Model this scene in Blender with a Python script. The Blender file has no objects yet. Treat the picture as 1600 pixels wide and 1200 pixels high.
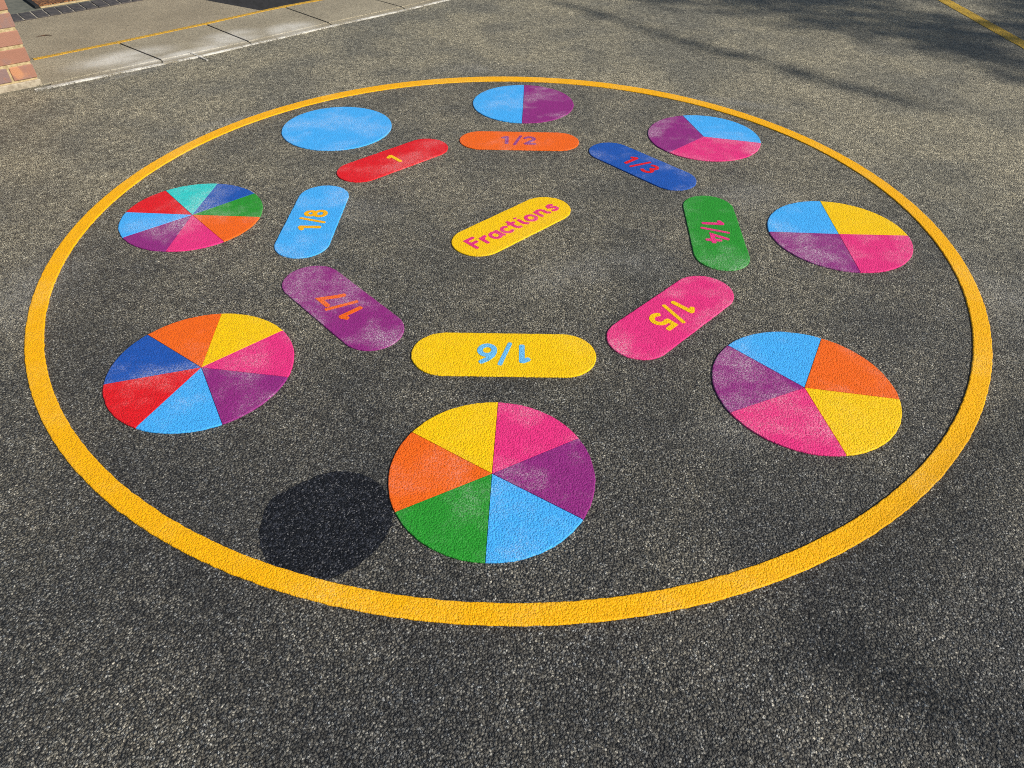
import bpy, bmesh, math, random
from math import sin, cos, pi, radians, hypot, atan2
random.seed(7)
scene = bpy.context.scene
S = 0.8                     # plan units -> metres

# ------------------------------------------------------------------ camera, sky, sun, exposure
CAM_H = 1.6 * S
PITCH, ROLL, F = 0.740943, 0.0145394, 1081.435
cam_d = bpy.data.cameras.new('camera'); cam = bpy.data.objects.new('camera', cam_d)
scene.collection.objects.link(cam); scene.camera = cam
cam_d.sensor_fit = 'HORIZONTAL'; cam_d.sensor_width = 36.0; cam_d.lens = 36.0 * F / 1600.0
cam_d.clip_start = 0.02; cam_d.clip_end = 500
from mathutils import Matrix, Vector, noise as mnoise
cam.matrix_world = Matrix.Translation((0, 0, CAM_H)) @ Matrix.Rotation(pi/2 - PITCH, 4, 'X') @ Matrix.Rotation(ROLL, 4, 'Z')

SUN_EL, SUN_AZ = radians(36), radians(-24)          # azimuth measured from +x towards +y
sun_vec = Vector((cos(SUN_AZ)*cos(SUN_EL), sin(SUN_AZ)*cos(SUN_EL), sin(SUN_EL)))
sd = bpy.data.lights.new('sun', 'SUN'); sd.energy = 4.6; sd.angle = radians(0.55); sd.color = (1.0, 0.94, 0.84)
sun = bpy.data.objects.new('sun', sd); scene.collection.objects.link(sun)
sun.rotation_euler = sun_vec.to_track_quat('Z', 'Y').to_euler()
world = bpy.data.worlds.new('World'); scene.world = world; world.use_nodes = True
wn = world.node_tree; bg = wn.nodes['Background']
sky = wn.nodes.new('ShaderNodeTexSky'); sky.sky_type = 'NISHITA'; sky.sun_disc = False
sky.sun_elevation = SUN_EL; sky.sun_rotation = pi/2 - SUN_AZ
wn.links.new(sky.outputs[0], bg.inputs[0]); bg.inputs[1].default_value = 0.065
scene.view_settings.view_transform = 'Standard'; scene.view_settings.look = 'None'
scene.view_settings.exposure = 0.2
scene.render.engine = 'CYCLES'; scene.cycles.pixel_filter_type = 'BLACKMAN_HARRIS'; scene.cycles.filter_width = 1.0; scene.cycles.use_denoising = False; scene.view_settings.gamma = 1.0

# ------------------------------------------------------------------ helpers
def tag(o, label=None, cat=None, group=None, kind=None):
    if label: o['label'] = label
    if cat: o['category'] = cat
    if group: o['group'] = group
    if kind: o['kind'] = kind
    return o
def obj(name, bm, mat, parent=None):
    me = bpy.data.meshes.new(name); bmesh.ops.recalc_face_normals(bm, faces=bm.faces)
    bm.to_mesh(me); bm.free()
    if mat: me.materials.append(mat)
    o = bpy.data.objects.new(name, me); scene.collection.objects.link(o)
    if parent: o.parent = parent
    return o
def empty(name, loc, rz=0):
    o = bpy.data.objects.new(name, None); scene.collection.objects.link(o)
    o.location = loc; o.rotation_euler = (0, 0, rz); o.empty_display_size = .05; return o
def prism(bm, pts, z0, z1, bev=0.0, wt=None):
    """closed outline pts (metres) extruded z0..z1 with a rounded shoulder of width bev"""
    n = len(pts)
    A = sum(pts[i][0]*pts[(i+1) % n][1]-pts[(i+1) % n][0]*pts[i][1] for i in range(n))
    if A < 0:
        pts = pts[::-1]
        if wt: wt = wt[::-1]
    def inset(d):
        out = []
        for i in range(n):
            a, b, c = Vector(pts[i-1]), Vector(pts[i]), Vector(pts[(i+1) % n])
            e1, e2 = (b-a), (c-b)
            if e1.length < 1e-9 or e2.length < 1e-9: out.append(b); continue
            e1.normalize(); e2.normalize()
            m = Vector((-(e1.y+e2.y), e1.x+e2.x))
            if m.length < 1e-6: m = Vector((-e1.y, e1.x))
            m.normalize(); k = max(.5, m.dot(Vector((-e1.y, e1.x))))
            out.append(b + m*(d*(wt[i] if wt else 1)/k))
        return out
    rings = [(0, z0), (0, z1-bev*.8), (bev*.3, z1-bev*.25), (bev, z1)] if bev > 0 else [(0, z0), (0, z1)]
    vs = []
    for d, z in rings:
        vs.append([bm.verts.new((p[0], p[1], z)) for p in (inset(d) if d else [Vector(q) for q in pts])])
    for a, b in zip(vs, vs[1:]):
        for i in range(n):
            bm.faces.new((a[i], a[(i+1) % n], b[(i+1) % n], b[i]))
    bm.faces.new(vs[-1])
def wob(x, y, s, a):
    return a*mnoise.noise(Vector((x*s, y*s, 3.1)))
def rough(pts, amp=.0011, sc=55, step=.008, closed=True):
    """resample an outline and give it the slightly ragged edge of hot-laid plastic"""
    out = []; n = len(pts)
    for i in range(n if closed else n-1):
        a, b = Vector(pts[i]), Vector(pts[(i+1) % n]); L = (b-a).length
        if L < 1e-7: continue
        k = max(1, int(L/step)); e = (b-a)/L; nn = Vector((-e.y, e.x))
        for j in range(k):
            p = a + (b-a)*(j/k)
            w = wob(p.x, p.y, sc, amp) + wob(p.x+9, p.y, sc*3, amp*.5)
            out.append(tuple(p + nn*w))
    return out

# ------------------------------------------------------------------ node helper
class N:
    def __init__(s, name):
        s.m = bpy.data.materials.new(name); s.m.use_nodes = True; s.t = s.m.node_tree
        s.b = s.t.nodes['Principled BSDF']
        tc = s.t.nodes.new('ShaderNodeNewGeometry'); s.co = tc.outputs['Position']
    def new(s, kind, **kw):
        n = s.t.nodes.new('ShaderNode'+kind)
        for k, v in kw.items(): setattr(n, k, v)
        return n
    def put(s, sock, v):
        if hasattr(v, 'is_output') or isinstance(v, bpy.types.NodeSocket): s.t.links.new(v, sock)
        else: sock.default_value = v
    def math(s, op, a, b=None, c=None, clamp=False):
        n = s.new('Math', operation=op, use_clamp=clamp); s.put(n.inputs[0], a)
        if b is not None: s.put(n.inputs[1], b)
        if c is not None: s.put(n.inputs[2], c)
        return n.outputs[0]
    def smooth(s, v, lo, hi, a=0.0, b=1.0):
        n = s.new('MapRange', interpolation_type='SMOOTHSTEP'); s.put(n.inputs[0], v)
        n.inputs[1].default_value = lo; n.inputs[2].default_value = hi; n.inputs[3].default_value = a; n.inputs[4].default_value = b
        return n.outputs[0]
    def mix(s, f, a, b, mode='MIX'):
        n = s.new('Mix', data_type='RGBA', blend_type=mode); s.put(n.inputs['Factor'], f)
        for i, v in ((6, a), (7, b)):
            if isinstance(v, (tuple, list)): n.inputs[i].default_value = (*v, 1)
            elif isinstance(v, (int, float)): n.inputs[i].default_value = (v, v, v, 1)
            else: s.put(n.inputs[i], v)
        return n.outputs[2]
    def noise(s, scale, detail=2, rough=.5, vec=None, dist=0):
        n = s.new('TexNoise'); s.put(n.inputs['Vector'], vec or s.co); n.inputs['Scale'].default_value = scale
        n.inputs['Detail'].default_value = detail; n.inputs['Roughness'].default_value = rough; n.inputs['Distortion'].default_value = dist
        return n.outputs[0]
    def vor(s, scale, feature='F1', vec=None, rnd=1.0, out='Distance', dim='2D', smooth=.3):
        n = s.new('TexVoronoi', feature=feature, voronoi_dimensions=dim); s.put(n.inputs['Vector'], vec or s.co)
        n.inputs['Scale'].default_value = scale
        if 'Randomness' in n.inputs: n.inputs['Randomness'].default_value = rnd
        if feature == 'SMOOTH_F1': n.inputs['Smoothness'].default_value = smooth
        return n
    def xy(s):
        n = s.new('SeparateXYZ'); s.put(n.inputs[0], s.co); return n.outputs[0], n.outputs[1]
    def blob(s, cx, cy, rx, ry, ang=0, soft=.6):
        """1 inside a soft ellipse (plan units), 0 outside"""
        n = s.new('Mapping', vector_type='TEXTURE'); s.put(n.inputs[0], s.co)
        n.inputs[1].default_value = (cx*S, cy*S, 0); n.inputs[2].default_value = (0, 0, ang); n.inputs[3].default_value = (rx*S, ry*S, 1e3)
        l = s.new('VectorMath', operation='LENGTH'); s.put(l.inputs[0], n.outputs[0])
        return s.smooth(l.outputs['Value'], 1.0, 1.0-soft)
    def bump(s, h, dist, strength=1.0, nrm=None):
        n = s.new('Bump'); s.put(n.inputs['Height'], h); n.inputs['Distance'].default_value = dist
        n.inputs['Strength'].default_value = strength
        if nrm: s.put(n.inputs['Normal'], nrm)
        return n.outputs[0]

def jitter(n, amt=.003, sc=160):
    nn = n.new('TexNoise'); n.put(nn.inputs['Vector'], n.co); nn.inputs['Scale'].default_value = sc; nn.inputs['Detail'].default_value = 1
    a = n.new('VectorMath', operation='SUBTRACT'); n.put(a.inputs[0], nn.outputs['Color']); a.inputs[1].default_value = (.5, .5, .5)
    b = n.new('VectorMath', operation='SCALE'); n.put(b.inputs[0], a.outputs[0]); b.inputs['Scale'].default_value = amt
    c = n.new('VectorMath', operation='ADD'); n.put(c.inputs[0], n.co); n.put(c.inputs[1], b.outputs[0])
    return c.outputs[0]

def stones(n, s1=205, s2=410):
    """height field and per-chip random values of a chipped asphalt surface: flat-topped, randomly tilted chips"""
    v = jitter(n)
    def layer(sc, tilt):
        a = n.vor(sc, 'F1', v)
        col = n.new('VectorMath', operation='SUBTRACT'); n.put(col.inputs[0], a.outputs['Color']); col.inputs[1].default_value = (.5, .5, .5)
        dl = n.new('VectorMath', operation='SUBTRACT'); n.put(dl.inputs[0], v); n.put(dl.inputs[1], a.outputs['Position'])
        fl = n.new('VectorMath', operation='MULTIPLY'); n.put(fl.inputs[0], dl.outputs[0]); fl.inputs[1].default_value = (sc, sc, 0)
        dt = n.new('VectorMath', operation='DOT_PRODUCT'); n.put(dt.inputs[0], fl.outputs[0]); n.put(dt.inputs[1], col.outputs[0])
        sp = n.new('SeparateColor'); n.put(sp.inputs[0], a.outputs['Color'])
        top = n.smooth(a.outputs['Distance'], .66, .22)
        return n.math('MULTIPLY_ADD', dt.outputs['Value'], tilt, top), top, sp.outputs
    ha, ta, ca = layer(s1, 1.7); hb, tb, cb = layer(s2, 1.5)
    h = n.math('MULTIPLY_ADD', ca[2], .8, ha)
    H = n.math('MULTIPLY_ADD', hb, .45, h)
    return H, ca[2], cb[2], ta, ca[0]

RC = (-0.015, 2.81)
def asphalt(name, kind='main'):
    n = N(name); x, y = n.xy()
    H, r1, r2, ha, tall = stones(n)
    # long-lived wear, with glare painted in further off: bitumen still dark inside the ring, dusty and bleached outside it
    big = n.noise(.9, 4, .55); mid = n.noise(4.2, 4, .6); fine = n.noise(26, 3, .6)
    dx = n.math('SUBTRACT', x, RC[0]*S); dy = n.math('SUBTRACT', y, RC[1]*S)
    r = n.math('SQRT', n.math('ADD', n.math('MULTIPLY', dx, dx), n.math('MULTIPLY', dy, dy)))
    outside = n.smooth(r, 1.90*S, 1.94*S)
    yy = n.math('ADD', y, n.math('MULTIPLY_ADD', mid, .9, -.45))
    far = n.smooth(yy, .75*S, 3.6*S)  # paler with distance: grazing-view brightness put into the colour along with dust
    dust_glare_out = n.math('MULTIPLY_ADD', far, .98, .09)
    dust_glare_in = n.math('MULTIPLY_ADD', far, .50, .13)
    dm = n.new('Mix', data_type='FLOAT'); n.put(dm.inputs[0], outside); n.put(dm.inputs[2], dust_glare_in); n.put(dm.inputs[3], dust_glare_out)
    dust = dm.outputs[0]  # dust together with the painted far glare
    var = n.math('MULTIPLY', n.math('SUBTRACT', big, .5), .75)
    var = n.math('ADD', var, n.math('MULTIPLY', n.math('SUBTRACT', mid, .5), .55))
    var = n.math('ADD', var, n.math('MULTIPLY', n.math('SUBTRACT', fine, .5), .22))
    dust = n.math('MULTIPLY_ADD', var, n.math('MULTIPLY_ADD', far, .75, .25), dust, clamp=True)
    # chips
    ramp = n.new('ValToRGB'); n.put(ramp.inputs[0], n.math('MULTIPLY_ADD', r1, .72, n.math('MULTIPLY', r2, .28)))
    e = ramp.color_ramp.elements; e[0].position = .08; e[0].color = (.014, .014, .016, 1); e[1].position = .98; e[1].color = (.44, .43, .41, 1)
    for p, c in ((.40, (.045, .045, .047)), (.64, (.088, .086, .083)), (.82, (.17, .166, .157))):
        q = e.new(p); q.color = (*c, 1)
    clump = n.vor(62, 'F1', jitter(n, .012, 60)); cs = n.new('SeparateColor'); n.put(cs.inputs[0], clump.outputs['Color'])
    clump2 = n.vor(110, 'F1', jitter(n, .008, 90)); cs2 = n.new('SeparateColor'); n.put(cs2.inputs[0], clump2.outputs['Color'])
    cl = n.math('MULTIPLY_ADD', cs.outputs[0], .5, n.math('MULTIPLY', cs2.outputs[0], .5))
    chip = n.mix(1.0, ramp.outputs[0], n.mix(cl, .68, 1.5), 'MULTIPLY')
    tint = n.mix(tall, (1.05, 1.01, .91), (.9, .98, 1.08))
    chip = n.mix(1.0, chip, tint, 'MULTIPLY')
    dusty = n.mix(.5, chip, n.mix(r2, (.15, .135, .095), (.68, .63, .49)))
    dusty = n.mix(1.0, dusty, n.mix(cl, (.66, .645, .58), (2.15, 2.09, 1.88)), 'MULTIPLY')
    col = n.mix(dust, chip, dusty)  # dusty colour also carries the painted far glare
    col = n.mix(n.smooth(ha, .45, .0, 0, .8), col, (.008, .008, .009))       # bitumen between chips
    blot = n.smooth(n.math('MULTIPLY_ADD', n.noise(3.8, 3, .5, dist=.3), .4, n.math('MULTIPLY', n.noise(1.5, 3, .5), .6)), .38, .62)
    col = n.mix(1.0, col, n.mix(blot, (.74, .76, .80), (1.22, 1.20, 1.15)), 'MULTIPLY')
    # pale spray residue round some markings
    sp = None
    for b in ((-.2, 4.95, .55, .18, .1), (1.25, 4.42, .7, .09, -.35), (-1.7, 3.95, .5, .1, .55), (1.1, 3.1, .5, .25, .4), (.35, 2.45, .5, .2, .3),
              (-1.9, 2.3, .3, .5, .2), (-2.55, 4.72, .45, .05, .8), (2.0, 2.2, .25, .7, 0), (-.75, 2.95, .3, .2, 0), (.9, 1.6, .5, .16, .3)):
        bb = n.blob(*b, soft=.9); sp = bb if sp is None else n.math('MAXIMUM', sp, bb)
    sp = n.math('MULTIPLY', sp, n.smooth(mid, .35, .65)); sp = n.math('MULTIPLY', sp, n.smooth(r2, .35, .8, .04, .42))
    col = n.mix(sp, col, (.50, .50, .49))
    n.put(n.b.inputs['Base Color'], col)
    n.b.inputs['Roughness'].default_value = .62; n.b.inputs['Specular IOR Level'].default_value = .5
    n.put(n.b.inputs['Normal'], n.bump(H, .0023, 1.0))
    return n.m

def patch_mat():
    n = N('blue black chips'); H, r1, r2, ha, tall = stones(n)
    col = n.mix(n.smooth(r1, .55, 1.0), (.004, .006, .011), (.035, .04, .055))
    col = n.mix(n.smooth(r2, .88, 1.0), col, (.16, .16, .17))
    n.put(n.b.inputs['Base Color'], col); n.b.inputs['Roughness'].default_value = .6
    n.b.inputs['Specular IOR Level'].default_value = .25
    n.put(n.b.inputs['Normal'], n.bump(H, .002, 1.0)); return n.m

PAL = dict(sky=(.055, .42, .94), blue=(.006, .085, .43), purple=(.27, .016, .20), pink=(.78, .028, .21), red=(.74, .006, .013),
           orange=(.88, .135, .006), yellow=(.93, .57, .001), ringyellow=(.93, .45, .001), textblue=(.15, .50, .86), green=(.018, .29, .022), teal=(.02, .60, .58))
BEAD = dict(textblue=.5, sky=.6, blue=.7, purple=.85, pink=.6, red=.45, orange=.3, yellow=.12, ringyellow=.24, green=.5, teal=.7)
def paint_mat(key):
    n = N('thermoplastic '+key); c = PAL[key]
    H, r1, r2, ha, tall = stones(n, 215, 400)
    soft = n.noise(3.6, 3, .5); soft2 = n.noise(11, 3, .6)
    cloud = n.smooth(n.math('MULTIPLY_ADD', soft2, .35, n.math('MULTIPLY', soft, .65)), .46, .66)
    sp = n.vor(430, 'F1'); ss = n.new('SeparateColor'); n.put(ss.inputs[0], sp.outputs['Color'])
    speck = n.smooth(ss.outputs[0], .40, .85)
    f = n.math('MULTIPLY', n.math('MULTIPLY_ADD', cloud, 1.05, .05), n.math('MULTIPLY_ADD', speck, .8, .14))
    f = n.math('MULTIPLY', f, BEAD[key]*.95, clamp=True)
    lightc = tuple(min(.95, v*.45+.48) for v in c)
    if 'yellow' in key: lightc = (.95, .74, .30)
    col = n.mix(f, c, lightc)
    vary = n.mix(n.noise(55, 3, .6), .86, 1.12)
    col = n.mix(1.0, col, vary, 'MULTIPLY')
    pit = n.smooth(n.vor(120, 'F1', jitter(n, .01, 90)).outputs['Distance'], .085, .03)
    pit = n.math('MULTIPLY', pit, n.smooth(n.noise(9, 2), .5, .6))
    col = n.mix(n.math('MULTIPLY', pit, .55), col, tuple(v*.25 for v in c))
    n.put(n.b.inputs['Base Color'], col); n.b.inputs['Roughness'].default_value = .55
    n.b.inputs['Specular IOR Level'].default_value = .22
    hh = n.math('MULTIPLY_ADD', n.noise(420, 2), .6, H)
    n.put(n.b.inputs['Normal'], n.bump(hh, .0006, 1.0)); return n.m
MAT = {k: paint_mat(k) for k in PAL}
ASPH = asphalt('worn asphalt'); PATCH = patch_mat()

def concrete_mat(name, dark, light, powder=True, bump=.0012):
    n = N(name)
    g = n.vor(420, 'F1'); gs = n.new('SeparateColor'); n.put(gs.inputs[0], g.outputs['Color'])
    col = n.mix(gs.outputs[0], dark, light)
    col = n.mix(n.smooth(n.noise(2.6, 4, .6), .35, .65, 0, .5), col, n.mix(.5, col, (.11, .09, .06)))
    col = n.mix(n.smooth(gs.outputs[1], .9, 1.0), col, (.03, .028, .025))
    if powder:
        m = None
        for b in ((-2.72, 5.02, .48, .22, .75), (-2.12, 5.5, .34, .24, .8), (-1.75, 5.75, .3, .2, .8), (-2.35, 5.12, .7, .10, .78)):
            bb = n.blob(*b, soft=.85); m = bb if m is None else n.math('MAXIMUM', m, bb)
        m = n.math('MULTIPLY', m, n.smooth(gs.outputs[2], .1, .9, .4, 1.0))
        m = n.math('MULTIPLY', m, n.smooth(n.noise(7, 3), .3, .6, .4, 1))
        col = n.mix(m, col, (.70, .68, .62))
    n.put(n.b.inputs['Base Color'], col); n.b.inputs['Roughness'].default_value = .85
    h = n.math('ADD', n.math('MULTIPLY', g.outputs['Distance'], -1.0), n.noise(90, 3))
    n.put(n.b.inputs['Normal'], n.bump(h, bump, 1.0)); return n.m
CONC = concrete_mat('weathered concrete', (.15, .13, .085), (.58, .51, .37))
LANE = concrete_mat('worn beige tarmac', (.20, .165, .105), (.60, .51, .36), False, .002)

def plain(name, c, c2, scale=60, rough=.8, bump=.001):
    n = N(name); f = n.noise(scale, 4, .65)
    n.put(n.b.inputs['Base Color'], n.mix(n.smooth(f, .35, .65), c, c2)); n.b.inputs['Roughness'].default_value = rough
    n.put(n.b.inputs['Normal'], n.bump(n.noise(scale*4, 3, .6), bump)); return n.m
MORTAR = plain('sandy mortar', (.36, .27, .13), (.56, .44, .25), 70)
MORTAR_GREY = plain('grey mortar', (.12, .11, .10), (.5, .45, .36), 25)
DARKSOIL = plain('dark joint', (.006, .006, .006), (.02, .018, .015), 60)
BLUEBRICK = plain('blue engineering brick', (.038, .036, .038), (.085, .075, .072), 40)
WELLM = plain('shade toned concrete', (.010, .011, .014), (.018, .019, .024), 30)  # base colour carries the deep shade inside the well
FOOT = plain('pillar footing concrete', (.30, .25, .18), (.46, .40, .30), 50)
GREYCONC = plain('smooth grey green concrete', (.10, .105, .085), (.15, .15, .12), 20)
RUBBER = plain('black rubber edge', (.006, .006, .006), (.014, .014, .013), 40)

def brick_mat():
    n = N('multi red stock brick'); oi = n.new('ObjectInfo')
    at = n.new('Attribute', attribute_name='brick'); a = n.new('SeparateColor'); n.put(a.inputs[0], at.outputs['Color'])
    f = n.noise(22, 4, .6, dist=.6)
    red = n.mix(a.outputs[0], (.33, .15, .10), (.46, .25, .18))
    purple = n.mix(a.outputs[0], (.25, .16, .15), (.36, .25, .21))
    k = n.smooth(n.math('ADD', f, n.math('MULTIPLY', a.outputs[1], .5)), .52, .85)
    col = n.mix(k, red, purple)
    edge = n.smooth(n.noise(9, 2), .58, .7)
    col = n.mix(n.math('MULTIPLY', edge, .6), col, (.66, .30, .13))
    n.put(n.b.inputs['Base Color'], col); n.b.inputs['Roughness'].default_value = .85
    n.put(n.b.inputs['Normal'], n.bump(n.noise(260, 4, .7), .0025)); return n.m
BRICK = brick_mat()

def mat_mat():
    n = N('brown coir'); u = radians(43)
    mp = n.new('Mapping'); n.put(mp.inputs[0], n.co); mp.inputs['Rotation'].default_value = (0, 0, -u); mp.inputs['Scale'].default_value = (60, 130, 1)
    v = n.vor(1, 'F1', mp.outputs[0]); sc = n.new('SeparateColor'); n.put(sc.inputs[0], v.outputs['Color'])
    col = n.mix(sc.outputs[0], (.12, .045, .015), (.38, .17, .06))
    col = n.mix(n.smooth(v.outputs['Distance'], .35, .6), col, (.03, .012, .006))
    n.put(n.b.inputs['Base Color'], col); n.b.inputs['Roughness'].default_value = .95
    n.put(n.b.inputs['Normal'], n.bump(n.math('SUBTRACT', 1.0, v.outputs['Distance']), .003)); return n.m
COIR = mat_mat()
def chalk_mat():
    n = N('white chalky paint'); f = n.noise(240, 3, .7); g = n.noise(20, 3)
    k = n.smooth(n.math('ADD', f, n.math('MULTIPLY', g, .6)), .62, .82)
    n.put(n.b.inputs['Alpha'], n.smooth(n.math('ADD', n.noise(150, 4, .75), n.math('MULTIPLY', n.noise(5, 3, .6), 1.0)), .80, 1.12))
    n.put(n.b.inputs['Base Color'], n.mix(k, (.40, .38, .33), (.72, .70, .64))); n.b.inputs['Roughness'].default_value = .9
    n.put(n.b.inputs['Normal'], n.bump(f, .0015)); return n.m
CHALK = chalk_mat()
def wornline(name, c, worn):
    n = N(name); H, r1, r2, ha, tall = stones(n)
    k = n.smooth(n.math('ADD', n.math('MULTIPLY', n.noise(14, 4, .6), .9), n.math('MULTIPLY', r1, .35)), .62, .86, 0, .8)
    n.put(n.b.inputs['Base Color'], n.mix(k, c, worn)); n.b.inputs['Roughness'].default_value = .75
    n.put(n.b.inputs['Normal'], n.bump(H, .003)); return n.m
OLDYEL = wornline('old yellow road paint', (.80, .50, .04), (.42, .28, .06))
EDGEYEL = wornline('yellow edge paint', (.80, .46, .035), (.50, .30, .05))

# ------------------------------------------------------------------ setting
D46 = (cos(radians(46.3)), sin(radians(46.3)))       # direction of the paving strip
def P(x, y): return (x*S, y*S)
WELL = [(-2.08, 6.245), (-2.95, 6.69), (-.88, 8.85), (.15, 8.575)]
WELL = [P(*p) for p in WELL]
YE = [(-3.302, 4.955), (-2.9, 5.345), (-2.43, 5.83), (-2.08, 6.215), (-1.92, 6.375), (-1.66, 6.60), (.17, 8.54)]   # yellow edge line (centre)
WH = [(-3.006, 4.398), (-2.628, 4.728), (-2.217, 5.080), (-1.957, 5.335), (-1.484, 5.805), (-.91, 6.345), (-.603, 6.66), (.9, 8.2)]
CR = [(-3.03, 4.47), (-2.74, 4.735), (-2.35, 5.09), (-2.03, 5.37), (-1.55, 5.865), (-1.0, 6.385), (-.68, 6.70), (.8, 8.25)]

bm = bmesh.new()
R = 70
outer = [(-R, -R), (R, -R), (R, R), (-R, R)]
for loop in (outer, WELL):
    vs = [bm.verts.new((p[0], p[1], 0)) for p in loop]
    for i in range(len(vs)): bm.edges.new((vs[i], vs[(i+1) % len(vs)]))
bmesh.ops.triangle_fill(bm, edges=bm.edges[:], use_beauty=True)
for f in bm.faces[:]:
    c = f.calc_center_median()
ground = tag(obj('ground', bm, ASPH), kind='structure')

# sunken well behind the yellow edge
bm = bmesh.new(); dep = -1.5
top = [bm.verts.new((*p, -.001)) for p in WELL]; bot = [bm.verts.new((*p, dep)) for p in WELL]
for i in range(4): bm.faces.new((top[i], top[(i+1) % 4], bot[(i+1) % 4], bot[i]))
bm.faces.new(bot[::-1])
tag(obj('sunken_well', bm, WELLM), kind='structure')

# beige lane between the yellow edge and the building
bm = bmesh.new()
lane = [(-3.34, 4.965), (-2.9, 5.375), (-2.43, 5.855), (-2.09, 6.24), (-2.97, 6.69), (-3.6, 7.1), (-3.3, 6.43), (-3.63, 6.10), (-3.96, 5.78), (-4.6, 5.1)]
lane = [(-3.36, 4.955), (-2.9, 5.375), (-2.43, 5.855), (-2.095, 6.235), (-2.965, 6.69), (-2.3, 7.4), (-4.9, 4.9), (-3.9, 4.2), (-3.36, 4.70)]
vs = [bm.verts.new((p[0]*S, p[1]*S, .004)) for p in lane]; bm.faces.new(vs)
tag(obj('lane', bm, LANE), kind='structure')

# paving strip: slabs with open joints, and the concrete haunch in front of them
def lerp(a, b, t): return (a[0]+(b[0]-a[0])*t, a[1]+(b[1]-a[1])*t)
def on(poly, s):
    """point on polyline at arc length s (plan units)"""
    for a, b in zip(poly, poly[1:]):
        L = hypot(b[0]-a[0], b[1]-a[1])
        if s <= L: return lerp(a, b, s/L)
        s -= L
    return b
def arc(poly, x):
    s = 0
    for a, b in zip(poly, poly[1:]):
        L = hypot(b[0]-a[0], b[1]-a[1])
        if a[0] <= x <= b[0]: return s + L*(x-a[0])/(b[0]-a[0])
        s += L
    return s
jb = [-3.36, -2.896, -2.426, -1.945, -1.46, -.98, -.5]           # joint x at the yellow edge
jf = [-2.98, -2.452, -1.975, -1.488, -.975, -.47, .03]          # joint x at the front
bm = bmesh.new(); g = .007
for i in range(6):
    b0 = on(YE, arc(YE, jb[i])+g) if i else (-3.36, 4.93); b1 = on(YE, arc(YE, jb[i+1])-g)
    f0 = on(CR, arc(CR, jf[i])+g) if i else (-3.03, 4.475); f1 = on(CR, arc(CR, jf[i+1])-g)
    up = .012
    q = [lerp(f0, f0, 0), f1, b1, b0]
    q = [P(*p) for p in q]
    prism(bm, rough(q, .0012, 30, .02), -.01, .006, .002)
tag(obj('pavement', bm, CONC), kind='structure')
bm = bmesh.new()
for i in range(6):
    s0, s1 = arc(CR, jf[i])+g, arc(CR, jf[i+1])-g*.6
    a = [on(CR, s0+(s1-s0)*k/8) for k in range(9)]
    w0, w1 = arc(WH, a[0][0]+.045), arc(WH, a[-1][0]+.045)
    b = [on(WH, w0+(w1-w0)*k/8) for k in range(9)]
    a = [(p[0]+.006, p[1]-.006) for p in a]
    prism(bm, [P(*p) for p in a[::-1]] + [P(*p) for p in b], -.01, .004, .001)
tag(obj('pavement_haunch', bm, CONC), kind='structure')
# dark bed showing through the joints
bm = bmesh.new()
bed = [P(*p) for p in ([(-3.36, 4.93)]+YE[1:-1]+[(-.5, 7.85), (.05, 7.42)]+CR[-3:0:-1]+[(-3.03, 4.475)])]
vs = [bm.verts.new((p[0], p[1], .0012)) for p in bed]; bm.faces.new(vs)
tag(obj('joint_bed', bm, DARKSOIL), kind='structure')

def ribbon(poly, w, z0, z1, amp=.002, sc=25, step=.012, wvar=None):
    """closed outline of a painted line of width w (plan units) along poly (plan units)"""
    L = sum(hypot(b[0]-a[0], b[1]-a[1]) for a, b in zip(poly, poly[1:]))
    n = int(L*S/step); le, ri = [], []
    for i in range(n+1):
        s = L*i/n; p = on(poly, s); q = on(poly, min(L, s+.02)); o = on(poly, max(0, s-.02))
        d = Vector((q[0]-o[0], q[1]-o[1])).normalized(); nn = Vector((-d.y, d.x))
        ww = w*(wvar(s) if wvar else 1)/2
        c = Vector(p)
        le.append(tuple((c+nn*ww)*S + nn*wob(p[0], p[1], sc, amp)))
        ri.append(tuple((c-nn*ww)*S + nn*wob(p[0]+5, p[1], sc, amp)))
    bm = bmesh.new()
    prism(bm, ri+le[::-1], z0, z1, .0006)
    return bm
o = obj('painted_edge_line', ribbon(YE[:-1]+[(-.9, 7.40)], .036, -.004, .0095), EDGEYEL)
tag(o, 'thin yellow line along the far edge of the concrete slab strip', 'painted line')
o = obj('chalk_line', ribbon(WH[:-1]+[(-.3, 6.98)], .020, -.004, .0062, .004, 22, .006, lambda s: 1.5-.5*min(1, s/1.2)), CHALK)
tag(o, 'thin ragged white line where the slab strip meets the tarmac', 'painted line')
o = obj('chalk_mark', ribbon([(-2.33, 5.17), (-2.24, 5.10), (-2.13, 5.00)], .011, -.002, .0072, .002, 30, .006), CHALK)
tag(o, 'short thin white stroke crossing the white line at the slab edge', 'chalk mark')
o = obj('painted_bay_line', ribbon([(3.66, 9.3), (3.80, 6.95), (3.835, 5.60), (3.86, 4.6), (3.95, 2.6)], .115, -.003, .0022, .004, 22, .01), OLDYEL)
tag(o, 'worn yellow line with frayed edges crossing the top right corner', 'painted line')

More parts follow.
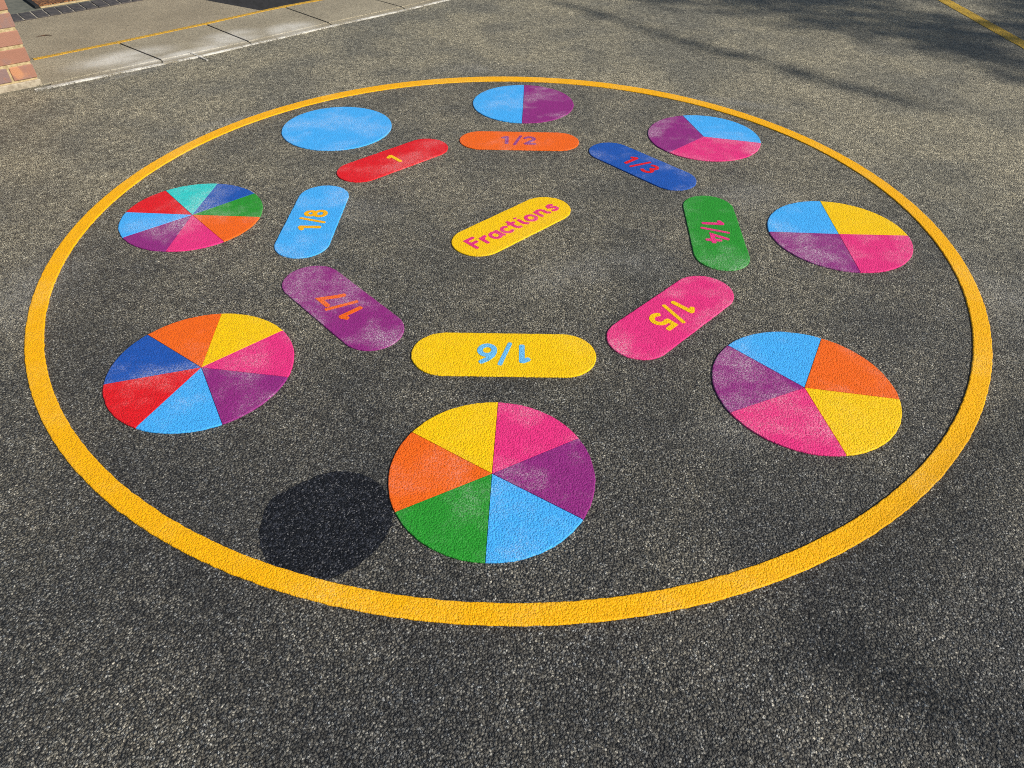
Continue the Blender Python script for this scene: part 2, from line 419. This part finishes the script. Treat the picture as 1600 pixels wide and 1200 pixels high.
# ------------------------------------------------------------------ the ring
def ellipse(cx, cy, a, b, n): return [P(cx+a*cos(2*pi*i/n), cy+b*sin(2*pi*i/n)) for i in range(n)]
TH = .0042
n = 1400
bm = bmesh.new()
def ringprof(cx, cy, a, b, sgn):
    pr = []
    for d, z in ((0, -.004), (0, TH*.5), (.0009, TH*.82), (.0028, TH)):
        row = []
        for i in range(n):
            t = 2*pi*i/n; x = cx*S+a*S*cos(t); y = cy*S+b*S*sin(t)
            w = wob(x, y, 40, .0016)+wob(x+9, y, 120, .0008) - sgn*d  # sgn points outwards
            row.append(bm.verts.new((x+w*cos(t), y+w*sin(t), z)))
        pr.append(row)
    return pr
po = ringprof(-.015, 2.8144, 1.9623, 1.9545, 1); pi_ = ringprof(-.0151, 2.8032, 1.8957, 1.8814, -1)
for pr in (po, pi_):
    for a, b in zip(pr, pr[1:]):
        for i in range(n): bm.faces.new((a[i], a[(i+1) % n], b[(i+1) % n], b[i]))
for i in range(n): bm.faces.new((po[-1][i], po[-1][(i+1) % n], pi_[-1][(i+1) % n], pi_[-1][i]))
tag(obj('painted_ring', bm, MAT['ringyellow']), 'large golden yellow circle line enclosing all the coloured fraction markings', 'painted ring')

# ------------------------------------------------------------------ discs
discs = {
 '6': ((-.0562, 1.3458), .3068, [(88, 'yellow'), (147.4, 'orange'), (208.5, 'green'), (268.4, 'sky'), (328.2, 'purple'), (389.3, 'pink')],
       'disc in six wedges of pink, purple, light blue, green, orange and yellow, nearest the camera'),
 '7': ((-1.0825, 1.8063), .3125, [(95.3, 'orange'), (145.5, 'blue'), (197.5, 'red'), (249.6, 'sky'), (300.4, 'purple'), (352.1, 'pink'), (403.2, 'yellow')],
       'disc in seven wedges, dark blue and red among them, by the purple lozenge'),
 '8': ((-1.4867, 2.8684), .312, [(87.2, 'teal'), (132.3, 'red'), (177.1, 'sky'), (221.9, 'purple'), (269.4, 'pink'), (313.7, 'orange'), (358, 'green'), (404.1, 'blue')],
       'disc in eight narrow wedges including a turquoise one, beside the light blue 1/8 lozenge'),
 '1': ((-1.019, 3.8927), .3079, [(0, 'sky')], 'plain undivided light blue disc behind the red lozenge marked 1'),
 '2': ((.0438, 4.3044), .3084, [(88.9, 'sky'), (268.4, 'purple')], 'disc split in two halves, light blue and purple, behind the orange lozenge'),
 '3': ((1.0614, 3.8354), .3119, [(102.4, 'purple'), (223.4, 'pink'), (345.8, 'sky')], 'disc in three wedges of purple, light blue and pink, behind the blue lozenge'),
 '4': ((1.4661, 2.7797), .3105, [(87.3, 'sky'), (177.7, 'purple'), (267.4, 'pink'), (359, 'yellow')], 'disc in four quarters of light blue, yellow, pink and purple by the green lozenge'),
 '5': ((.9997, 1.7471), .3085, [(62, 'sky'), (133.6, 'purple'), (204.1, 'pink'), (277, 'yellow'), (350.5, 'orange')], 'disc in five wedges of light blue, orange, yellow, pink and purple, beside the pink lozenge'),
}
WORD = dict(sky='light blue', blue='dark blue', teal='turquoise')
for k, ((cx, cy), r, w, lab) in discs.items():
    e = empty('painted_disc', (cx*S, cy*S, 0))
    tag(e, lab, 'floor marking', 'fraction discs around the inside of the yellow ring')
    if len(w) == 1:
        bm = bmesh.new(); pts = [(r*S*cos(2*pi*i/160), r*S*sin(2*pi*i/160)) for i in range(160)]
        prism(bm, rough(pts, .0013), -.004, TH, .0026)
        tag(obj('disc_face', bm, MAT['sky'], e), 'light blue disc face'); continue
    for i, (a0, c) in enumerate(w):
        a1 = w[(i+1) % len(w)][0] + (360 if i == len(w)-1 else 0)
        if a1 < a0: a1 += 360
        A0, A1 = radians(a0), radians(a1); am = (A0+A1)/2; off = .0005/max(.3, sin((A1-A0)/2))
        nn = max(8, int((A1-A0)*25))
        arcp = [(r*S*cos(A0+(A1-A0)*j/nn), r*S*sin(A0+(A1-A0)*j/nn)) for j in range(nn+1)]
        arcp = rough(arcp, .0013, closed=False)+[arcp[-1]]
        q0, q1 = Vector(arcp[0])*.975, Vector(arcp[-1])*.975
        pts = [(0, 0), tuple(q0)]+arcp+[tuple(q1)]; wt = [.15, .15]+[1]*len(arcp)+[.15]
        d0 = Vector((-sin(A0), cos(A0)))*.0005; d1 = Vector((sin(A1), -cos(A1)))*.0005
        pts = [(p[0]+off*cos(am), p[1]+off*sin(am)) for p in pts]
        bm = bmesh.new(); prism(bm, pts, -.004, TH + .00012*(i % 3), .0026, wt)
        tag(obj('wedge', bm, MAT[c], e), WORD.get(c, c)+' wedge')

# ------------------------------------------------------------------ lozenges with numbers
def circ(cx, cy, r, a0=0, a1=360, n=20): return [(cx+r*cos(radians(a0+(a1-a0)*i/n)), cy+r*sin(radians(a0+(a1-a0)*i/n))) for i in range(n+1)]
def ell(cx, cy, rx, ry, a0=0, a1=360, n=20): return [(cx+rx*cos(radians(a0+(a1-a0)*i/n)), cy+ry*sin(radians(a0+(a1-a0)*i/n))) for i in range(n+1)]
X = .06
G = {
 '1': [[(-.065, -.046), (-.065, .044)], [(-.066, .043), (-.089, .029)]],
 '/': [[(-.022, -.058), (.013, .06)]],
 '2': [ell(X, .020, .026, .024, 165, -35, 12)+[(.066, -.012), (.040, -.042)], [(.036, -.044), (.092, -.044)]],
 '3': [ell(X+.002, .023, .023, .021, 140, -85, 12), ell(X+.002, -.021, .027, .024, 82, -145, 14)],
 '4': [[(.070, .048), (.034, -.018), (.104, -.018)], [(.082, .014), (.082, -.047)]],
 '5': [[(.090, .044), (.049, .044), (.046, .006)], ell(X+.003, -.017, .029, .028, 118, -140, 16)],
 '6': [[(.081, .048), (.058, .032), (.041, .012), (.034, -.010)], ell(X, -.018, .026, .027)],
 '7': [[(.028, .042), (.090, .042), (.076, .015), (.058, -.018), (.048, -.046)]],
 '8': [ell(X-.002, .024, .0195, .020), ell(X-.002, -.021, .0245, .0245)],
 'F': [[(-.256, -.040), (-.256, .038), (-.212, .038)], [(-.250, .002), (-.220, .002)]],
 'r': [[(-.192, -.040), (-.192, .012)], [(-.190, -.006), (-.180, .008), (-.164, .011)]],
 'a': [ell(-.124, -.015, .0225, .025), [(-.099, .012), (-.099, -.030), (-.092, -.040)]],
 'c': [ell(-.052, -.015, .024, .025, 52, 308, 16)],
 't': [[(-.006, .034), (-.006, -.024), (.000, -.036), (.014, -.038)], [(-.020, .011), (.014, .011)]],
 'i': [[(.044, .012), (.044, -.026), (.050, -.036), (.058, -.039)], [(.044, .032), (.044, .034)]],
 'o': [ell(.101, -.015, .0235, .025)],
 'n': [[(.152, .012), (.152, -.040)], [(.152, -.006)]+ell(.172, -.009, .019, .020, 150, 0, 8)+[(.191, -.030), (.203, -.040)]],
 's': [[(.262, .004), (.250, .011), (.235, .008), (.231, -.003), (.244, -.012), (.259, -.020), (.259, -.033), (.245, -.041), (.226, -.036)]],
}
def stroke(bm, pl, w, z0, z1):
    """one constant-width stroke with round joins; plan units in, metres out"""
    closed = len(pl) > 5 and hypot(pl[0][0]-pl[-1][0], pl[0][1]-pl[-1][1]) < 1e-6
    V = [Vector(p) for p in pl]
    if closed:
        V = V[:-1]; n = len(V); inn, out = [], []
        for i in range(n):
            d = (V[(i+1) % n]-V[i-1]).normalized(); nn = Vector((-d.y, d.x))
            inn.append((V[i]+nn*w/2)*S); out.append((V[i]-nn*w/2)*S)
        rows = [[bm.verts.new((p.x, p.y, z)) for p in r] for r, z in ((out, z0), (out, z1), (inn, z1), (inn, z0))]
        for a, b in zip(rows, rows[1:]):
            for i in range(n): bm.faces.new((a[i], a[(i+1) % n], b[(i+1) % n], b[i]))
        return
    # open: resample corners, offset both sides, round-ish caps
    le, ri = [], []
    for i, p in enumerate(V):
        if i == 0: d = (V[1]-V[0]).normalized()
        elif i == len(V)-1: d = (V[-1]-V[-2]).normalized()
        else:
            d1, d2 = (V[i]-V[i-1]).normalized(), (V[i+1]-V[i]).normalized(); d = (d1+d2).normalized()
        nn = Vector((-d.y, d.x)); k = 1
        if 0 < i < len(V)-1: k = 1/max(.45, nn.dot(Vector((-d1.y, d1.x))))
        le.append(p+nn*w/2*k); ri.append(p-nn*w/2*k)
    d0 = (V[0]-V[1]).normalized(); dn = (V[-1]-V[-2]).normalized()
    cap0 = [V[0]+d0*w*.28+(ri[0]-le[0])*.28, V[0]+d0*w*.28-(ri[0]-le[0])*.28]
    capn = [V[-1]+dn*w*.28+(le[-1]-ri[-1])*.28, V[-1]+dn*w*.28-(le[-1]-ri[-1])*.28]
    pts = ri+[capn[1], capn[0]]+le[::-1]+[cap0[1], cap0[0]]
    prism(bm, [tuple(p*S) for p in pts], z0, z1)
PL, PW = .6628, .2383
def lozenge(x, y, a, col, txt, tcol, lab, L=PL, sw=.0205, dx=0, one_dx=0):
    e = empty('painted_lozenge', (x*S, y*S, 0), a)
    tag(e, lab, 'floor marking', 'number lozenges inside the ring')
    r = PW/2; h = L/2-r; nn = 40
    pts = [(h+r*cos(-pi/2+pi*i/nn), r*sin(-pi/2+pi*i/nn)) for i in range(nn+1)]+[(-h+r*cos(pi/2+pi*i/nn), r*sin(pi/2+pi*i/nn)) for i in range(nn+1)]
    bm = bmesh.new(); prism(bm, rough([P(*p) for p in pts], .0013), -.004, TH, .0026)
    obj('panel', bm, MAT[col], e)
    for ch in txt:
        bm = bmesh.new()
        for q, s in enumerate(G[ch]):
            d = dx + (.073 if one_dx else 0)
            stroke(bm, [(p[0]+d, p[1]) for p in s], sw*(1.0 if ch != '/' else .8), TH-.001, TH+.0007+.0002*q)
        obj('letter' if ch.isalpha() else ('slash' if ch == '/' else 'digit'), bm, MAT[tcol], e)
lozenge(-.0312, 1.9037, -3.1426, 'yellow', '1/6', 'textblue', 'yellow lozenge marked 1/6 in light blue, nearest of the ring of lozenges')
lozenge(.6149, 2.155, -2.3479, 'pink', '1/5', 'yellow', 'pink lozenge marked 1/5 in yellow')
lozenge(.91, 2.7998, -1.6352, 'green', '1/4', 'pink', 'green lozenge marked 1/4 in pink', dx=.009)
lozenge(.6589, 3.4617, -.8378, 'blue', '1/3', 'red', 'dark blue lozenge marked 1/3 in red')
lozenge(.0203, 3.7474, -.01, 'orange', '1/2', 'purple', 'orange lozenge marked 1/2 in purple', dx=-.004)
lozenge(-.6393, 3.4889, .7653, 'red', '1', 'yellow', 'red lozenge marked with a single yellow 1', one_dx=1)
lozenge(-.9229, 2.8481, 1.5623, 'sky', '1/8', 'ringyellow', 'light blue lozenge marked 1/8 in golden yellow', dx=-.010)
lozenge(-.6698, 2.1861, 2.3282, 'purple', '1/7', 'orange', 'purple lozenge marked 1/7 in orange', dx=-.003)
lozenge(-.0053, 2.8231, .7823, 'yellow', 'Fractions', 'pink', 'yellow lozenge reading Fractions in pink at the centre of the ring', L=.6641, sw=.0175)

# ------------------------------------------------------------------ dark patch by the ring
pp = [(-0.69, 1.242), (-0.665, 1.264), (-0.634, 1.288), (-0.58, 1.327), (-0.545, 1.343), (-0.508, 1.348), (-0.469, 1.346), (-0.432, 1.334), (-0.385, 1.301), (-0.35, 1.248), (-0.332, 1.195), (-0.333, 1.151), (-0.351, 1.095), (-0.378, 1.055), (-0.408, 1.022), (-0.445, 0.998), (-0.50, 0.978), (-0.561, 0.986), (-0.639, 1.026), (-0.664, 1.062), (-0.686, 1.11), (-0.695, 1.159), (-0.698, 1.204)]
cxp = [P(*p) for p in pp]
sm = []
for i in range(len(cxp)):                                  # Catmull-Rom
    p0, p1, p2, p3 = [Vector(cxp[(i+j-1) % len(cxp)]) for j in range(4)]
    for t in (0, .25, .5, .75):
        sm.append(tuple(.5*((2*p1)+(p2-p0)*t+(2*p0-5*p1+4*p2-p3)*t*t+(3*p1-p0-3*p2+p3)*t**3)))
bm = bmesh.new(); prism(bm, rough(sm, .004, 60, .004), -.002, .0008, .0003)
tag(obj('dark_patch', bm, PATCH), 'round blue black patch on the tarmac touching the near part of the yellow ring', 'tarmac patch')  # thin sheet of darker, bluish chips over the asphalt

# ------------------------------------------------------------------ brick pillar, top left
PA = radians(40); du = Vector((cos(PA), sin(PA))); dv = Vector((-sin(PA), cos(PA)))     # face direction, depth direction
corner = Vector((-3.02, 4.5))*S
pil = empty('brick_pillar', (corner.x, corner.y, 0), PA)
tag(pil, 'corner of a red and purple brick pillar with sandy mortar at the top left', 'pillar')
W_, D_ = .665, .44          # local x runs from -W_ to 0, y from 0 to D_
def box(bm, x0, x1, y0, y1, z0, z1, bev=0):
    v = [bm.verts.new((x, y, z)) for z in (z0, z1) for x, y in ((x0, y0), (x1, y0), (x1, y1), (x0, y1))]
    fs = [bm.faces.new([v[i] for i in q]) for q in ((0, 3, 2, 1), (4, 5, 6, 7), (0, 1, 5, 4), (1, 2, 6, 5), (2, 3, 7, 6), (3, 0, 4, 7))]
    if bev:
        ed = list({e for f in fs for e in f.edges})
        bmesh.ops.bevel(bm, geom=ed, offset=bev, segments=1, affect='EDGES')
    return fs
bm = bmesh.new(); box(bm, -W_+.004, -.004, .004, D_-.004, .02, 2.3)
obj('mortar', bm, MORTAR, pil)
bm = bmesh.new(); box(bm, -W_-.006, .006, -.007, D_+.006, -.02, .030, .004); obj('footing', bm, FOOT, pil)
bm = bmesh.new(); lay = bm.loops.layers.color.new('brick')
course = .0775; bh = .064
c = 0; z = .0385
while z < 2.25:
    row = []
    hdr = (c % 2 == 1)
    if hdr: segs = [(-.218, 0), (-.333, -.229), (-.662, -.344)]
    else: segs = [(-.105, 0), (-.333, -.116), (-.548, -.344), (-.662, -.559)]
    for (a, b) in segs:
        j = lambda: random.uniform(-.0015, .0015)
        row.append((a+j(), b+j() if b else 0, 0+j()+.0, .10))
        row.append((a, b, D_-.10, D_+j()))
    for (a, b) in ((.112, .212), (.224, .33)):
        row.append((-.10, j(), a, b)); row.append((-W_, -W_+.1, a, b))
    for x0, x1, y0, y1 in row:
        before = set(bm.faces); box(bm, x0, x1, y0, y1, z+random.uniform(-.001, .001), z+bh, .003)
        col = (random.random(), random.random(), random.random(), 1)
        for f in set(bm.faces)-before:
            for l in f.loops: l[lay] = col
    z += course; c += 1
obj('bricks', bm, BRICK, pil)
bm = bmesh.new(); box(bm, -W_-.03, .03, -.03, D_+.03, 2.302, 2.38, .008); obj('coping', bm, FOOT, pil)

# ------------------------------------------------------------------ brick edging, mat and doorway floor
ea = atan2(6.53-5.815, -3.129+3.889); eu = Vector((cos(ea), sin(ea)))
ev = Vector((-.66, .75)).normalized()
bm = bmesh.new(); bmj = bmesh.new()
o0 = Vector((-4.18, 5.545)); sp = .0925; wd = .215
for i in range(24):
    a = o0+eu*(sp*i+.006); b = o0+eu*(sp*(i+1)-.006)
    q = [a, b, b+ev*wd, a+ev*wd]
    t = random.uniform(-.001, .001)
    prism(bm, [tuple(p*S) for p in q], -.01, .012+t, .002)
tag(obj('brick_edging', bm, BLUEBRICK), 'row of dark blue bricks laid on edge behind the pillar', 'brick edging')
a = o0-eu*.05; b = o0+eu*(sp*24+.05)
vs = [bmj.verts.new((*(p*S), .0075)) for p in (a, b, b+ev*(wd+.02), a+ev*(wd+.02))]; bmj.faces.new(vs)
tag(obj('edging_mortar', bmj, MORTAR_GREY), kind='structure')
# grey-green concrete floor behind the edging
bm = bmesh.new()
a = o0+ev*(wd+.012)-eu*.8; b = a+eu*4
prism(bm, [tuple(p*S) for p in (a, b, b+ev*2.2, a+ev*2.2)], -.01, .0105, .001)
tag(obj('doorway_floor', bm, GREYCONC), kind='structure')
# mat
m0 = Vector((-3.905, 6.165)); du2 = eu; dv2 = Vector((-4.189+3.915, 6.472-6.173)).normalized()
mt = empty('doormat', (m0.x*S, m0.y*S, .0105), ea)
tag(mt, 'brown woven doormat with black rim behind the dark brick edging', 'doormat')
box_m = bmesh.new(); 
lu = Vector((1, 0)); lv = Vector((dv2.dot(eu), dv2.dot(Vector((-eu.y, eu.x)))))
def quad(a, b, c, d): return [tuple((lu*p[0]+lv*p[1])*S) for p in (a, b, c, d)]
prism(box_m, quad((.03, .02), (1.5, .02), (1.5, .9), (.03, .9)), .0005, .012, .002); obj('mat_pile', box_m, COIR, mt)
bm = bmesh.new(); prism(bm, quad((-.005, -.0), (.027, -.0), (.027, .9), (-.005, .9)), .0005, .016, .002)
obj('rim', bm, RUBBER, mt)
bm = bmesh.new(); prism(bm, quad((.03, -.014), (1.5, -.014), (1.5, .015), (.03, .015)), .0005, .008, .002)
obj('threshold_strip', bm, MORTAR, mt)

# ------------------------------------------------------------------ twig on the lane
bm = bmesh.new()
def tube(bm, pts, rad, sides=6):
    rows = []
    for i, p in enumerate(pts):
        p = Vector(p); d = (Vector(pts[min(i+1, len(pts)-1)])-Vector(pts[max(i-1, 0)])).normalized()
        u = d.cross(Vector((0, 0, 1)));  u = u.normalized() if u.length > .01 else Vector((1, 0, 0)); w = u.cross(d)
        r = rad[i] if isinstance(rad, (list, tuple)) else rad
        rows.append([bm.verts.new(p+(u*cos(2*pi*k/sides)+w*sin(2*pi*k/sides))*r) for k in range(sides)])
    for a, b in zip(rows, rows[1:]):
        for k in range(sides): bm.faces.new((a[k], a[(k+1) % sides], b[(k+1) % sides], b[k]))
    bm.faces.new(rows[0]); bm.faces.new(rows[-1])
tp = [(-3.535, 5.445), (-3.515, 5.47), (-3.49, 5.49), (-3.46, 5.49), (-3.435, 5.475)]
tube(bm, [(p[0]*S, p[1]*S, .0085) for p in tp], [.001, .002, .0028, .002, .0008])
tag(obj('twig', bm, plain('dead bark', (.06, .03, .015), (.12, .06, .03), 80)), 'small curved brown twig lying on the beige ground beyond the slabs', 'twig')

# ------------------------------------------------------------------ tree to the right whose branches shade the far corner
LEAF = plain('leaf', (.045, .08, .02), (.09, .13, .035), 8); BARK = plain('bark', (.10, .075, .05), (.2, .16, .12), 30)
k = 1/math.tan(SUN_EL); hdir = Vector((cos(SUN_AZ), sin(SUN_AZ)))
TWIGL = [(.28, 6.68), (.6, 6.38), (.90, 6.0), (1.47, 5.36), (1.84, 5.07), (2.16, 4.66), (2.5, 4.4)]
def shade(px, py):
    """how much leaf the high crown carries above each plan point of its shadow"""
    edge = 6.60-.33*(px-.23) if px < 1.54 else 6.17-.72*(px-1.54)
    edge += .30*mnoise.noise(Vector((px*1.3, py*.6, 1.7)))
    d = (py-edge)/1.1
    f = max(0, min(1, d))*min(1, max(0, (px-.4)/1.6))
    f *= .66+.5*mnoise.noise(Vector((px*.9+3, py*2.4, 5.2)))
    for a_, b_ in zip(TWIGL, TWIGL[1:]):
        L2 = (b_[0]-a_[0])**2+(b_[1]-a_[1])**2; t = max(0, min(1, ((px-a_[0])*(b_[0]-a_[0])+(py-a_[1])*(b_[1]-a_[1]))/L2))
        if hypot(px-a_[0]-t*(b_[0]-a_[0]), py-a_[1]-t*(b_[1]-a_[1])) < .045: f = max(f, .45)
    u_, v_ = (px-1.12)*.85+(py-.60)*-.53, (px-1.12)*.53+(py-.60)*.85
    f += .34*max(0, 1-(u_/.62)**2-(v_/.13)**2)
    f *= 1-.6*max(0, 1-abs(px-3.8)/.35)
    for (ax, ay, bx, by) in ((3.35, 7.05, 3.62, 6.55), (3.86, 6.85, 4.02, 6.56)):
        L2 = (bx-ax)**2+(by-ay)**2; t = max(0, min(1, ((px-ax)*(bx-ax)+(py-ay)*(by-ay))/L2))
        if hypot(px-ax-t*(bx-ax), py-ay-t*(by-ay)) < .11: f = 0
    return f
rt = random.Random(11)
lv = []
for i in range(100000):
    px, py = rt.uniform(.1, 7.0), rt.uniform(.4, 9.6)
    if rt.random() < shade(px, py)*.40:
        z = 8.2+rt.uniform(-.7, .7)+.6*mnoise.noise(Vector((px*.5, py*.5, 0)))
        lv.append((px*S+hdir.x*k*z, py*S+hdir.y*k*z, z))
cx = sum(b[0] for b in lv)/len(lv); cy = sum(b[1] for b in lv)/len(lv)
t = empty('tree', (cx, cy, 0)); tag(t, 'tall leafy tree beyond the right edge whose branches shade the far right corner', 'tree')
bm = bmesh.new(); tube(bm, [(0, 0, -.1), (.05, .05, 2.4), (0, .12, 4.6), (.05, 0, 6.6), (0, .05, 7.7)], [.24, .19, .15, .10, .05], 12)
for b in rt.sample(lv, 26):
    e = Vector((b[0]-cx, b[1]-cy, b[2])); z0 = rt.uniform(3.8, 6.6)
    tube(bm, [(0, .06, z0), (e.x*.35, e.y*.35, z0+(e.z-z0)*.5), (e.x*.7, e.y*.7, z0+(e.z-z0)*.85), tuple(e)], [.07, .045, .028, .010], 6)
obj('trunk', bm, BARK, t)
bm = bmesh.new()
for b in lv:
    c = Vector((b[0]-cx, b[1]-cy, b[2])); s_ = rt.uniform(.04, .085)
    q = Vector((rt.gauss(0, 1), rt.gauss(0, 1), rt.gauss(0, 1))).normalized(); v = q.orthogonal().normalized(); w = q.cross(v)
    bm.faces.new([bm.verts.new(c+p) for p in (v*s_, w*s_*.5, -v*s_, -w*s_*.5)])
me = bpy.data.meshes.new('crown'); bm.to_mesh(me); bm.free(); me.materials.append(LEAF)
o = bpy.data.objects.new('crown', me); scene.collection.objects.link(o); o.parent = t
